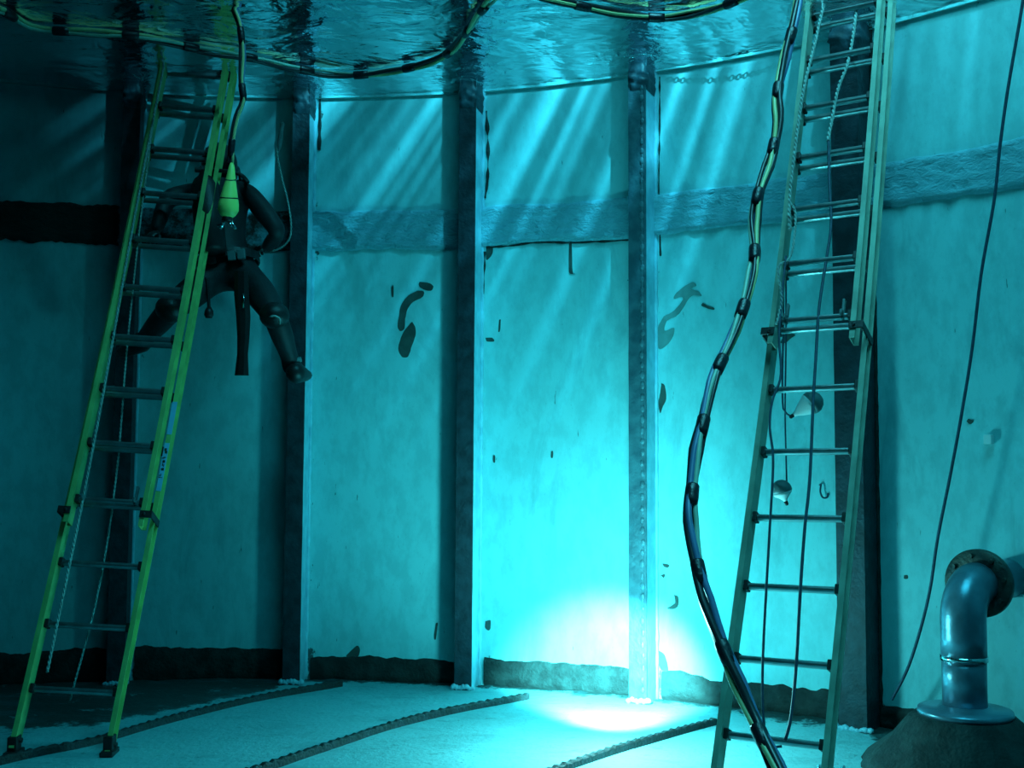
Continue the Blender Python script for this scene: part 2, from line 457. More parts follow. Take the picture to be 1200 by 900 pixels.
tick_line([(570, 130), (572, 175), (571, 215), (568, 232)], .008)
tick_line([(741, 284), (742, 300), (739, 330), (741, 380), (739, 430), (741, 520), (738, 590), (741, 640)], .005)
tick_line([(570, 290), (600, 288), (630, 284), (668, 285), (700, 283), (741, 281)], .006)
tick_line([(566, 345), (568, 310), (568, 295)], .007)
tick_line([(375, 112), (375, 140), (374, 176)], .008)
tick_line([(773, 90), (773, 150), (772, 220), (774, 300)], .004)

# ------------------------------------------------------------------ stiffeners
st_labels = ['dark vertical steel stiffener hidden behind the yellow ladder on the shaded side',
             'dark vertical wall stiffener beside the diver with one bright lit edge',
             'dark smooth-faced vertical stiffener between the bay with the curled dark stain and the glowing bay',
             'vertical stiffener with a row of weld beads rising from the brightest light',
             'dark wide vertical stiffener standing behind the rungs of the grey-green ladder']
for i, th in enumerate(ST_TH):
    base = cyl(th, 0, ST_D / 2); n = Vector((-math.sin(th), -math.cos(th), 0)); tt = Vector((math.cos(th), -math.sin(th), 0))
    s = thing('wall_stiffener', st_labels[i], 'stiffener', base, 'vertical stiffeners on the tank wall')
    W = ST_W if i != 4 else .15
    # channel: web towards the room, two legs welded to the wall
    def slab(c0, hx, hy, name, mat, rag):
        bm = bmesh.new(); nzs = 70; rows = []
        for k in range(nzs + 1):
            z = WATER_Z * 0 + 4.25 * k / nzs
            ww = hx + rag * noise.noise(Vector((z * 9, i * 3.1, 0)))
            c = c0 + tt * (rag * .6 * noise.noise(Vector((z * 5, i, 4))))
            c = c + (tt * .0)
            rows.append([bm.verts.new(Vector((c.x, c.y, z)) + a * tt * ww + b * n * hy) for a, b in ((-1, -1), (1, -1), (1, 1), (-1, 1))])
        for A, B in zip(rows, rows[1:]):
            for k in range(4): bm.faces.new((A[k], A[(k + 1) % 4], B[(k + 1) % 4], B[k]))
        bm.faces.new(rows[0][::-1]); bm.faces.new(rows[-1])
        return obj(name, bm, mat, s)
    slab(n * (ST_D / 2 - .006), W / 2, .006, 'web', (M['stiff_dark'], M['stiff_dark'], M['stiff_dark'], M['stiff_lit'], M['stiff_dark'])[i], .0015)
    slab(tt * (W / 2 - .005) - n * .006, .0045, ST_D / 2 - .008, 'side_flange', M['stiff_side'] if i not in (0, 4) else M['stiff_dark'], 0)  # first and last right flanges darkened in place of the shadow there
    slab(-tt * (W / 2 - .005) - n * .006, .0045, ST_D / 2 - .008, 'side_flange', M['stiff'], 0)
    # rough weld fillet where the right flange meets the wall, scale collar at the waterline, foot weld
    for sgn in (1, -1):
        bm = bmesh.new(); pts = [(tt * sgn * (W / 2 + .004) - n * (ST_D / 2 - .004)) + Vector((0, 0, z * .05)) + tt * .004 * noise.noise(Vector((z, i, sgn))) for z in range(0, 84)]
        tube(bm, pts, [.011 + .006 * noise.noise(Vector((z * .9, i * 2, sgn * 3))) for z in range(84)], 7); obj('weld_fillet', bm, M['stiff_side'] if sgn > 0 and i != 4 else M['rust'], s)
    bm = bmesh.new(); rows = []
    for q in range(15):                                   # lumpy sleeve of scale at the waterline
        z = WATER_Z - .16 + .17 * q / 14; row = []
        for k in range(28):
            a = 2 * math.pi * k / 28; ca, sa = math.cos(a), math.sin(a)
            sq = 1 / max(abs(ca), abs(sa)); env = max(0, math.sin(math.pi * min(1, q / 12)))
            g = 1.02 + env * (.16 + .22 * noise.noise(Vector((ca * 2.5, sa * 2.5 + i * 7, z * 26))) + .14 * noise.noise(Vector((ca * 7, sa * 7 + i * 7, z * 60))))
            row.append(bm.verts.new(tt * ca * min(sq, 1.25) * W / 2 * g + n * sa * min(sq, 1.25) * ST_D / 2 * g + Vector((0, 0, z))))
        rows.append(row)
    for A, B in zip(rows, rows[1:]):
        for k in range(28): bm.faces.new((A[k], A[(k + 1) % 28], B[(k + 1) % 28], B[k]))
    obj('scale_crust', bm, M['stiff'], s, smooth=True)
    bm = bmesh.new()
    for k in range(22):
        a = -1 + 2 * k / 21
        c = n * (ST_D / 2 - .004) + tt * a * W * .62 + Vector((0, 0, .012 + .012 * random.random()))
        bmesh.ops.create_icosphere(bm, subdivisions=1, radius=random.uniform(.010, .02), matrix=Matrix.Translation(c))
    obj('foot_weld', bm, M['stiff_side'], s, smooth=True)
    if i == 3:
        bm = bmesh.new(); z = .08
        while z < 3.6:
            c = n * (ST_D / 2 + .001) + tt * (W / 2 - .022 + random.uniform(-.003, .003)) + Vector((0, 0, z))
            m = Matrix.Translation(c) @ Matrix.Rotation(-th, 4, 'Z') @ Matrix.Diagonal((random.uniform(.9, 1.3), .5, random.uniform(1.5, 2.2), 1))
            bmesh.ops.create_icosphere(bm, subdivisions=2, radius=.0115, matrix=m)
            z += random.uniform(.055, .07)
        tube(bm, [n * (ST_D / 2) + tt * (W / 2 - .022) + Vector((0, 0, q * .1)) for q in range(1, 37)], .004, 6)
        obj('weld_bead_row', bm, M['bead'], s, smooth=True)

# ------------------------------------------------------------------ raised floor seams
def floor_seam(pix, label, back=0.0):
    pts = [Pz(u, v, 0) for u, v in pix]
    d = (pts[-1] - pts[0]).normalized()
    path = resample(catmull(pts, 10), .02)
    side = Vector((-d.y, d.x, 0))
    o = path[0].copy(); bm = bmesh.new(); rows = []
    for i, p in enumerate(path):
        q = p - o; w = .017 + .003 * noise.noise(Vector((i * .4, 1, 1))); h = .033 + .004 * math.sin(i * 2.2) + .003 * noise.noise(Vector((i * .7, 3, 1)))
        rows.append([bm.verts.new(q + side * a * w + Vector((0, 0, b))) for a, b in ((-1, -.01), (-.95, h * .8), (-.6, h), (.6, h), (.95, h * .8), (1, -.01))])
    for A, B in zip(rows, rows[1:]):
        for k in range(5): bm.faces.new((A[k], A[k + 1], B[k + 1], B[k]))
    bm.faces.new(rows[0]); bm.faces.new(rows[-1][::-1])
    ob = obj('floor_seam', bm, simple('seam_steel', (.03, .035, .04), .6, 0, .8, 60, col2=(.02, .022, .02)))
    ob.location = o
    return tag(ob, label, 'floor seam', 'raised seams across the tank floor')
floor_seam([(-160, 935), (20, 890), (110, 872), (200, 846), (300, 822), (400, 803)], 'dark raised floor seam passing behind the feet of the yellow ladder')
floor_seam([(200, 938), (310, 903), (400, 873), (500, 842), (618, 819)], 'dark raised floor seam ending at the wall just before the bright pool of light')
floor_seam([(560, 938), (655, 905), (740, 876), (838, 849)], 'dark raised floor seam on the near side of the bright pool of light')

# ------------------------------------------------------------------ water
def build_water():
    bm = bmesh.new(); rl = bm.verts.layers.float.new('ripple'); R = RAD + .06
    N = 240; rs = [0, .8, 1.6, 2.4, 3.0] + [3.3 + .12 * i for i in range(int((R - 3.3) / .12))] + [R]
    prev = None; tops = []
    spots = [cyl(t, WATER_Z, .15).xy for t in ST_TH]
    for r in rs:
        ring = []
        for k in range(N if r > 0 else 1):
            a = 2 * math.pi * k / N; x, y = CX + r * math.sin(a), CY + r * math.cos(a)
            v = bm.verts.new((x, y, WATER_Z)); d = min((Vector((x, y)) - s).length for s in spots)
            v[rl] = .10 + .9 * max(0, 1 - d / .45); ring.append(v)
        if prev:
            if len(prev) == 1:
                for k in range(N): bm.faces.new((prev[0], ring[(k + 1) % N], ring[k]))
            else:
                for k in range(N): bm.faces.new((prev[k], prev[(k + 1) % N], ring[(k + 1) % N], ring[k]))
        prev = ring
    low = [bm.verts.new((v.co.x, v.co.y, -.05)) for v in prev]
    for k in range(N):
        f = bm.faces.new((prev[k], low[k], low[(k + 1) % N], prev[(k + 1) % N])); f.material_index = 1
    bm.faces.new(low[::-1]).material_index = 1
    bmesh.ops.recalc_face_normals(bm, faces=bm.faces)
    return obj('water', bm, list(water_materials()), auto=False)
water = tag(build_water(), 'clear blue-green water filling the tank up to the rippled surface', kind='structure')

# ------------------------------------------------------------------ ladders
def make_ladder(par, n_base, n_fly0, n_fly1, label, mat, loc_label, bow=0.0, bow_f=0.0, caps_dark=True, base_len=5.0):
    x, y, lean, az, yaw, W, o0, d, Wf = par
    R0 = Vector((math.cos(yaw), math.sin(yaw), 0)); n0 = Vector((-math.sin(yaw), math.cos(yaw), 0))
    U0 = n0 * math.cos(lean) + Vector((0, 0, 1)) * math.sin(lean)
    U = U0 * math.cos(az) + R0 * math.sin(az); R = R0 * math.cos(az) - U0 * math.sin(az)
    N = U.cross(R).normalized()
    if N.y > 0: N = -N                                  # towards the climber
    o = Vector((x, y, 0)); s = thing('extension_ladder', label, 'ladder', o)
    L = base_len
    def C_(t, k=0): return U * t + R * (bow * math.sin(math.pi * max(0, min(1, t / L)))) + N * k
    def rail(sgn, kk, w, t0, t1, name):
        bm = bmesh.new(); rows = []; hw = .038; fl = .024; th = .005; steps = 24
        # C section, open side outwards; coordinates (outward, normal)
        sec = [(0, -hw), (fl, -hw), (fl, -hw + th), (th, -hw + th), (th, hw - th), (fl, hw - th), (fl, hw), (0, hw)]
        for i in range(steps + 1):
            t = t0 + (t1 - t0) * i / steps; c = C_(t, kk) + R * sgn * (w / 2 - .012)
            rows.append([bm.verts.new(c + R * sgn * a + N * b) for a, b in sec])
        m = len(sec)
        for A, B in zip(rows, rows[1:]):
            for k in range(m): bm.faces.new((A[k], A[(k + 1) % m], B[(k + 1) % m], B[k]))
        for Q in (rows[0], rows[-1]):
            bm.faces.new((Q[0], Q[1], Q[2], Q[3])); bm.faces.new((Q[0], Q[3], Q[4], Q[7])); bm.faces.new((Q[4], Q[5], Q[6], Q[7]))
        return obj(name, bm, mat, s)
    rails = {}
    for sg in (-1, 1):
        rails[sg] = rail(sg, 0, W, .02, L, 'base_rail')
        rail(sg, d, Wf, o0 + .305 * n_fly0 - .13, L + .25, 'fly_rail')
    def rung(k, kk, w, name='rung'):
        c = C_(o0 + .305 * k, kk); bm = bmesh.new(); seg = 14; rings = []
        for sx in (-1, 1):
            ring = []
            for q in range(seg):
                a = 2 * math.pi * q / seg; rr = .0165
                px, pz = rr * math.cos(a), rr * math.sin(a)
                if pz > .010: pz = .010                         # flat tread on top
                ring.append(bm.verts.new(R * sx * (w / 2 - .012) + N * px + U * pz))
            rings.append(ring)
        for q in range(seg): bm.faces.new((rings[0][q], rings[0][(q + 1) % seg], rings[1][(q + 1) % seg], rings[1][q]))
        # tread grooves
        for g in (-.006, 0, .006): box(bm, U * .0108 + N * g, R * (w / 2 - .03), N * .0011, U * .0011)
        ob = obj(name, bm, M['alu'], s); ob.location = c
        oc = []
        for sx in (-1, 1):
            bm = bmesh.new(); box(bm, R * sx * (w / 2 - .024), R * .010, N * .023, U * .021, .004)
            oc.append(obj('rung_collar', bm, M['blk'], ob))
        return ob, oc
    def copy_rung(src, k, kk):
        a, b = src; r = a.copy(); COL.objects.link(r); r.parent = s; r.location = C_(o0 + .305 * k, kk)
        for q in b:
            c = q.copy(); COL.objects.link(c); c.parent = r
    rb = rung(0, 0, W)
    for k in range(1, n_base): copy_rung(rb, k, 0)
    rf = rung(n_fly0, d, Wf)
    for k in range(n_fly0 + 1, n_fly1): copy_rung(rf, k, d)
    # guide brackets holding fly and base together, with rung locks
    for t in (o0 + .305 * n_fly0 - .07,):
        for sg in (-1, 1):
            bm = bmesh.new(); c = C_(t, d / 2) + R * sg * (W / 2 + .004)
            box(bm, c + R * sg * .006, R * .004, N * (d / 2 + .045), U * .018, .002)
            box(bm, c + N * (d / 2 + .042) - R * sg * .022, R * .03, N * .004, U * .018, .002)
            lathe(bm, c + N * (d / 2 + .04) - R * sg * .03, N, [(0, .008), (.012, .008), (.014, .004)], 10)
            obj('guide_bracket', bm, M['blk'], s)
    for sg in (-1, 1):
        bm = bmesh.new(); c = C_(o0 + .305 * n_fly0 + .03, d + .01) + R * sg * (Wf / 2 - .055)
        box(bm, c, R * .006, N * .012, U * .05, .003); box(bm, c + N * .01 - U * .03, R * .006, N * .03, U * .012, .003)
        obj('rung_lock', bm, M['grey'], s)
    # swivel shoes
    for sg in (-1, 1):
        bm = bmesh.new(); c = C_(.03) + R * sg * (W / 2)
        box(bm, Vector((c.x, c.y, .014)), R0 * .03, n0 * .06, Vector((0, 0, 1)) * .012, .005)
        box(bm, Vector((c.x, c.y, .05)), R0 * .022, n0 * .035, Vector((0, 0, 1)) * .04, .006)
        lathe(bm, c + U * .03 - R * .03, R, [(0, .012), (.06, .012)], 12)
        obj('rubber_foot', bm, M['blk'], s)
    return s, C_, R, U, N, o0, W, Wf, d, rails

LL = (-2.064, 5.3209, 1.2033, .0594, .0656, .433, .295, .0728, .3638)
RL = (.9575, 4.3744, 1.1626, -.0185, -.5588, .4282, .3182, .0855, .3642)
lad1 = make_ladder(LL, 14, 3, 15, 'bright yellow-green fibreglass extension ladder leaning in front of the diver', M['fibre'], 'l', bow=.02, base_len=4.25)
lad2 = make_ladder(RL, 14, 6, 15, 'faded olive extension ladder with ropes between its rungs, leaning beside the hose bundle', M['fibre_old'], 'r', bow=.02, base_len=4.45)
# pale sticker and moulded lettering low on the outer right rail of the yellow ladder
s1, C1, R1, U1, N1, o1, W1, Wf1, d1, _ = lad1
def decal(s, Cf, R, U, N, w, t0, t1, mat, name, half=.013, lift=.0015, kk=0.0):
    bm = bmesh.new(); c = Cf((t0 + t1) / 2, kk) + R * (w / 2) + N * (.038 + lift)
    box(bm, c, R * half, N * .001, U * (t1 - t0) / 2); return obj(name, bm, mat, s)
def tpix(lad, v):          # position along ladder whose projection has image row v
    s, Cf, R, U, N, *_ = lad; lo, hi = 0, 4.5
    for _ in range(40):
        m = (lo + hi) / 2; p = s.location + Cf(m) - O
        up = Vector((0, -math.sin(PITCH), math.cos(PITCH))); fw = Vector((0, math.cos(PITCH), math.sin(PITCH)))
        y = 450 - F_PX * p.dot(up) / p.dot(fw)
        if y > v: lo = m
        else: hi = m
    return lo
st = decal(s1, C1, R1, U1, N1, W1, tpix(lad1, 512), tpix(lad1, 474), M['sticker'], 'sticker'); st['label'] = 'pale blue sticker'
# worn dark marks of the unreadable moulded word
bm = bmesh.new(); t_a, t_b = tpix(lad1, 566), tpix(lad1, 526)
for q in range(8):
    tq = t_a + (t_b - t_a) * (q + .5) / 8; cc = C1(tq, 0) + R1 * (W1 / 2) + N1 * .041
    for e in range(2):
        box(bm, cc + R1 * random.uniform(-.006, .006) + U1 * random.uniform(-.008, .008), R1 * random.choice((.002, .006)), N1 * .0005, U1 * random.choice((.002, .007)))
obj('worn_lettering', bm, M['blk'], s1)
st2 = decal(s1, C1, R1, U1, N1, W1, tpix(lad1, 578), tpix(lad1, 522), M['sticker'], 'name_plate', half=.0125, lift=.0005)

# halyard ropes of both ladders
def rope_on(lad, name, pts, mat, rad, pitch, strands=2):
    s, Cf, R, U, N, *_ = lad
    return twisted_rope(name, [Cf(t, k) + R * a for t, a, k in pts], mat, s, rad, pitch, strands)
rope_on(lad1, 'halyard_rope', [(.35, -.10, .13), (1.2, -.125, .10), (1.9, -.14, .11), (2.6, -.155, .13), (3.3, -.165, .13), (4.0, -.17, .12)], M['rope'], .007, .05)
rope_on(lad1, 'halyard_rope', [(.25, -.02, -.03), (.8, .0, -.04), (1.4, -.03, -.03), (2.1, -.10, .0), (2.9, -.15, .06), (3.6, -.17, .13)], M['rope'], .005, .045)
s2 = lad2[0]
def rope_px(name, pix, mat, rad, pitch=.05, parent=None, strands=2):
    pts = [P(*q) for q in pix]
    if parent is not None: pts = [p - parent.location for p in pts]
    return twisted_rope(name, pts, mat, parent, rad, pitch, strands)
def ladder_D(lad, v, k):
    s, Cf, *_ = lad; return (s.location + Cf(tpix(lad, v), k)).y
def rp(lst, k): return [(u, v, ladder_D(lad2, v, k)) for u, v in lst]
rope_px('halyard_rope', rp([(969, -10), (955, 50), (941, 110), (930, 190), (925, 240), (926, 270)], .14), M['rope'], .0085, .055, s2)
rope_px('halyard_rope', rp([(925, 235), (932, 250), (930, 285), (924, 304), (912, 314), (916, 350), (910, 380)], .13), M['rope'], .006, .045, s2)
rope_px('halyard_rope', rp([(1006, -10), (1000, 40), (993, 75), (982, 105), (974, 145), (970, 165)], .13), M['rope'], .0085, .055, s2)

# ------------------------------------------------------------------ hoses
def hose_bundle(label, pix, hoses, spread, twist, tape_step, world=None, name='hose_bundle', tape_r=None, loc=None, tape_at=None):
    pts = world or [P(*q) for q in pix]
    o = pts[0].copy() if loc is None else loc
    s = thing(name, label, 'hose', o)
    path = resample(catmull([p - o for p in pts], 14), .03)
    for i, (mat, r, w) in enumerate(hoses):
        bm = bmesh.new(); T, fr = frames(path); out = []
        for k, (p, (a, b)) in enumerate(zip(path, fr)):
            ang = 2 * math.pi * i / len(hoses) + twist * k * .03 + w * math.sin(k * .21 + i * 2.1)
            near = 1.0
            kt = (k * .03) % tape_step; pinch = min(kt, tape_step - kt) / (tape_step / 2)      # hoses bulge between tapes
            sp = spread * (.75 + .9 * max(0, pinch) * (.5 + .5 * noise.noise(Vector((k * .02, i * 5.0, 1)))) )
            out.append(p + (a * math.cos(ang) + b * math.sin(ang)) * sp)
        tube(bm, out, r, 8); obj('hose', bm, M[mat], s, smooth=True)
    L = 0; nxt = tape_step * .02
    T, fr = frames(path)
    for k in range(1, len(path) - 2):
        L += .03
        if L >= nxt:
            nxt += tape_step
            bm = bmesh.new(); rr = (tape_r or spread * .95 + max(h[1] for h in hoses) * .9)
            tube(bm, [path[k - 1], path[k - 1].lerp(path[k], .2), path[k], path[k + 1], path[min(k + 2, len(path) - 1)].lerp(path[k + 1], .1)], [rr * .92, rr, rr * 1.02, rr, rr * .92], 12)
            obj('tape_band', bm, M['tape'], s, smooth=True)
    return s
zs = WATER_Z - .03
fl = lambda lst: [Pz(u, v, zs) for u, v in lst]
hose_bundle('taped yellow hose bundle floating at the surface over the diver and the yellow ladder', None,
            [('hose_y', .012, .4), ('hose_k', .013, .3), ('hose_g', .009, .5)], .014, 1.5, .34,
            world=fl([(-60, -15), (5, 14), (40, 33), (100, 38), (165, 43), (235, 58), (300, 69), (345, 80), (400, 88), (450, 85), (500, 74), (528, 60), (545, 40), (560, 18), (590, -18)]))
hose_bundle('sagging black and yellow hose bundle at the surface, touching the top of the weld-beaded stiffener', None,
            [('hose_k', .013, .3), ('hose_y', .010, .5), ('hose_k', .010, .4), ('hose_y', .008, .4)], .013, 2.2, .42,
            world=fl([(590, -16), (640, -2), (685, 8), (730, 17), (775, 21), (815, 16), (850, 6), (890, -12)]))
# right umbilical: hangs from the surface, passes over the ladder's left rail
hose_bundle('thick taped umbilical of hoses hanging from the surface down across the olive ladder', 
            [(942, -20, 5.2), (931, 25, 5.1), (918, 75, 5.05), (911, 110, 5.0), (911, 145, 4.95), (903, 185, 4.9), (889, 225, 4.8), (884, 262, 4.75), (884, 305, 4.65), (874, 350, 4.55), (857, 398, 4.45), (838, 440, 4.35), (825, 490, 4.25), (815, 545, 4.15), (810, 600, 4.05), (817, 660, 3.95), (833, 720, 3.85), (856, 780, 3.75), (882, 840, 3.65), (912, 905, 3.5), (935, 950, 3.4)],
            [('hose_y', .010, .4), ('hose_k', .014, .3), ('hose_b', .012, .5), ('hose_g', .010, .4), ('hose_k', .009, .4)], .015, 2.0, .30, tape_r=.025)
# left hoses feeding the hand lamp
DL = 5.75
hl = hose_bundle('thin taped hoses running down beside the yellow ladder to the cone-shaped lamp',
            [(266, -25, DL), (272, 5, DL), (281, 30, DL), (284, 62, DL), (283, 95, DL), (285, 118, DL), (277, 140, DL), (272, 165, DL), (270, 192, DL)],
            [('hose_y', .008, .3), ('hose_b', .009, .3), ('hose_k', .007, .3)], .011, 1.2, .29)
# cone lamp
pt, pb = P(272, 190, DL), P(266, 262, DL); ax = (pb - pt).normalized(); LN = (pb - pt).length
lamp = thing('cone_lamp', 'yellow-green cone-shaped underwater lamp hanging head down at the yellow ladder', 'lamp', pt)
bm = bmesh.new(); lathe(bm, Vector(), ax, [(0, .006), (LN * .06, .014), (LN * .25, .024), (LN * .5, .040), (LN * .68, .052), (LN * .78, .053), (LN * .86, .040), (LN * .9, .026)], 24); obj('housing', bm, M['lampy'], lamp, smooth=True)
for tq, rq in ((.28, .027), (.58, .047)):
    bm = bmesh.new(); a, b = basis(ax); ring = [ax * LN * tq + (a * math.cos(w) + b * math.sin(w)) * rq + ax * .012 * math.cos(w) for w in [2 * math.pi * k / 24 for k in range(25)]]
    tube(bm, ring, .003, 6); obj('binding_wire', bm, M['blk'], lamp, smooth=True)
bm = bmesh.new(); lathe(bm, ax * LN * .88, ax, [(0, .026), (.02, .028), (.03, .022)], 16); obj('lamp_collar', bm, M['blk'], lamp, smooth=True)
bm = bmesh.new(); a, b = basis(ax)
for q, dd in ((-.022, .01), (.018, .0), (.03, .012)):
    pth = [ax * LN * .93 + Vector((q * .5, 0, 0)), ax * LN * 1.0 + Vector((q, 0, -.004)), ax * (LN * 1.04 + dd) + Vector((q * 1.5, 0, -.004))]
    tube(bm, pth, [.006, .007, .008], 10)
box(bm, ax * LN * 1.03 + Vector((-.032, -.01, 0)), Vector((.014, 0, .006)), Vector((0, .005, 0)), Vector((-.003, 0, .006)), .002)
obj('steel_clip', bm, M['chrome'], lamp, smooth=True)

# thin lines
def thin_line(name, pix, mat, rad, label, cat='rope', world=None, twisted=False, pitch=.04):
    pts = world or [P(*q) for q in pix]; o = pts[-1].copy()
    if twisted: ob = twisted_rope(name, [p - o for p in pts], mat, None, rad, pitch)
    else:
        bm = bmesh.new(); tube(bm, resample(catmull([p - o for p in pts], 10), .03), rad, 6); ob = obj(name, bm, mat, smooth=True)
    ob.location = o; return tag(ob, label, cat)
wl = lambda lst, a, b: [Pw(u, v, a + (b - a) * i / (len(lst) - 1)) for i, (u, v) in enumerate(lst)]
thin_line('rope', None, M['rope_d'], .0075, 'long thin dark rope curving down beside the bare wall towards the elbow pipe',
          world=wl([(1203, -25), (1194, 30), (1181, 105), (1172, 170), (1165, 235), (1150, 320), (1139, 410), (1126, 490), (1113, 560), (1099, 630), (1090, 690), (1078, 740), (1063, 785), (1045, 820)], .30, .16))
Dk = lambda v: ladder_D(lad2, v, .13)
thin_line('rope', [(971, 165, Dk(165)), (972, 215, Dk(215)), (974, 262, Dk(262)), (969, 300, Dk(300)), (960, 360, Dk(360)), (956, 420, Dk(420)), (953, 470, Dk(470)), (949, 560, Dk(560)), (943, 620, Dk(620)), (938, 690, Dk(690)), (933, 780, Dk(780)), (927, 840, Dk(840)), (920, 868, Dk(868))], M['rope_d'], .0065,
          'dark blue rope hanging down the middle of the olive ladder, nearer its right rail')
thin_line('rope', [(921, 300, Dk(300)), (916, 350, Dk(350)), (913, 395, Dk(395)), (915, 440, Dk(440)), (905, 470, Dk(470)), (902, 500, Dk(500)), (906, 540, Dk(540)), (902, 620, Dk(620)), (898, 690, Dk(690)), (894, 770, Dk(770)), (894, 830, Dk(830)), (898, 862, Dk(862)), (908, 876, Dk(872)), (918, 874, Dk(872))], M['rope_d'], .0055,
          'dark rope looping down through the olive ladder nearer its left rail')
# weight line with floats
Df = 5.3
thin_line('cord', [(918, 300, Df), (918, 380, Df), (917, 430, Df), (917, 470, Df), (919, 482, Df), (927, 488, Df)], M['rope_d'], .0045, 'thin cord ending at the pear-shaped float lying on its side', 'cord')
thin_line('cord', [(921, 300, Df + .05), (921, 400, Df + .05), (920, 480, Df + .05), (921, 530, Df + .05), (922, 568, Df + .05)], M['rope_d'], .004, 'thin cord holding the round float that hangs point down', 'cord')
def pear(c, tip, label, r):
    s = thing('pear_float', label, 'float', c, 'pear-shaped floats behind the olive ladder'); ax = (tip - c); L = ax.length; ax = ax.normalized()
    bm = bmesh.new(); pr = []
    for k in range(13):
        h = -r * math.cos(math.pi * k / 24 * 1.25) if k < 9 else None
        if h is not None: pr.append((h, r * math.sin(math.pi * k / 24 * 1.25 + .0001)))
    lathe(bm, Vector(), ax, [(-r, .002), (-r * .92, r * .4), (-r * .7, r * .72), (-r * .3, r * .96), (0, r), (r * .25, r * .96)], 24); obj('ball', bm, M['grey'], s, smooth=True)
    bm = bmesh.new(); lathe(bm, Vector(), ax, [(r * .24, r * .962), (r * .5, r * .82), (L * .6, r * .5), (L * .85, r * .22), (L, r * .14)], 24); obj('cone', bm, M['white'], s, smooth=True)
    bm = bmesh.new(); lathe(bm, ax * L, ax, [(-.003, .009), (.012, .009), (.018, .005)], 12); obj('tip', bm, M['blk'], s, smooth=True)
pear(P(951, 472, Df), P(929, 487, Df), 'pear-shaped float lying tilted on its side, higher of the two floats', .055)
pear(P(916, 574, Df + .05), P(921, 588, Df + .05), 'round grey float hanging with its pale point down, lower of the two floats', .048)
# beaded chain across the wall near the waterline
def chain(label, pts):
    o = pts[0].copy(); path = resample(catmull([p - o for p in pts], 12), .021); bm = bmesh.new()
    T, fr = frames(path)
    for i, (p, t_, (a, b)) in enumerate(zip(path, T, fr)):
        u, w = (a, b) if i % 2 else (b, a)
        ring = [p + t_ * .0145 * math.cos(q) + u * .007 * math.sin(q) for q in [2 * math.pi * k / 12 for k in range(12)]]
        rg = []
        for k, c in enumerate(ring):
            nx = (ring[(k + 1) % 12] - ring[k - 1]).normalized(); e = nx.cross(w)
            rg.append([bm.verts.new(c + (e * math.cos(z) + w * math.sin(z)) * .0026) for z in (0, 2.09, 4.19)])
        for k in range(12):
            A, B = rg[k], rg[(k + 1) % 12]
            for z in range(3): bm.faces.new((A[z], A[(z + 1) % 3], B[(z + 1) % 3], B[z]))
    ob = obj('chain', bm, M['grey']); ob.location = o; return tag(ob, label, 'chain')
chain('fine sagging chain strung along the wall from the weld-beaded stiffener to the umbilical', [Pw(764, 68, .05), Pw(800, 66, .06), Pw(850, 64, .06), Pw(890, 55, .06), Pw(915, 45, .06), Pw(940, 36, .05)])

# ------------------------------------------------------------------ small fittings
c = Pw(1160, 515, .01); th = theta(c); n = Vector((-math.sin(th), -math.cos(th), 0)); tt = Vector((math.cos(th), -math.sin(th), 0))
bm = bmesh.new(); box(bm, n * .012, tt * .020, n * .018, Vector((0, 0, .023)), .004); st = obj('stud', bm, M['white'])
st.location = c; tag(st, 'small pale square stud sticking out of the wall beside the long thin rope', 'stud')
c = Pw(962, 575, .02)
bm = bmesh.new(); tube(bm, catmull([Vector((0, .02, .03)), Vector((0, 0, .03)), Vector((-.006, -.01, -.005)), Vector((.006, -.01, -.035)), Vector((.03, -.01, -.035)), Vector((.036, -.01, -.012))], 6), .005, 8)
h = obj('hook', bm, M['rope_d'], smooth=True); h.location = c; tag(h, 'tiny dark hook on the wall to the right of the round float', 'hook')
c = P(963, 856, 5.0); c.z = .03
bm = bmesh.new(); lathe(bm, Vector((-.02, 0, 0)), Vector((1, -.15, 0)), [(0, .028), (0, .032), (.012, .034), (.014, .026), (.10, .026), (.102, .034), (.115, .034), (.116, .02)], 18)
h = obj('pipe_fitting', bm, M['chrome'], smooth=True); h.location = c; tag(h, 'short shiny metal pipe fitting lying on the floor behind the olive ladder', 'pipe fitting')
c = P(970, 708, 5.1)
# ------------------------------------------------------------------ elbow pipe
fc = P(1131, 838, 5.15); PL = fc.z; pD = fc.y
pipe = thing('elbow_pipe', 'short galvanised elbow pipe rising from a floor flange and turning into the wall', 'pipe', fc)
k = pD / F_PX; rp_ = .098
th = theta(Pw(1150, 720)); n_out = Vector((math.sin(th), math.cos(th), 0))
bm = bmesh.new(); lathe(bm, Vector(), Vector((0, 0, 1)), [(-PL - .01, .46), (-PL * .8, .42), (-PL * .45, .32), (-.02, .24), (0, .22)], 48)
for v in bm.verts: v.co.x *= 1 + .06 * noise.noise(v.co * 9); v.co.y *= 1 + .06 * noise.noise(v.co * 11)
for v in bm.verts:
    q = Vector((v.co.x + fc.x - CX, v.co.y + fc.y - CY))
    if q.length > RAD - .03: q = q.normalized() * (RAD - .03); v.co.x = q.x + CX - fc.x; v.co.y = q.y + CY - fc.y
obj('plinth', bm, M['rust'], pipe, smooth=True)
bm = bmesh.new(); lathe(bm, Vector(), Vector((0, 0, 1)), [(0.0, .20), (.012, .205), (.028, .20), (.03, .12), (.045, .105)], 40); obj('floor_flange', bm, M['pipe'], pipe, smooth=False)
H = .42; bend = .15
prof = [Vector((0, 0, .02)), Vector((0, 0, .30)), Vector((0, 0, H))]
for q in range(1, 9):
    a = math.pi / 2 * q / 8; prof.append(Vector((0, 0, H)) + n_out * bend * (1 - math.cos(a)) + Vector((0, 0, bend * math.sin(a))))
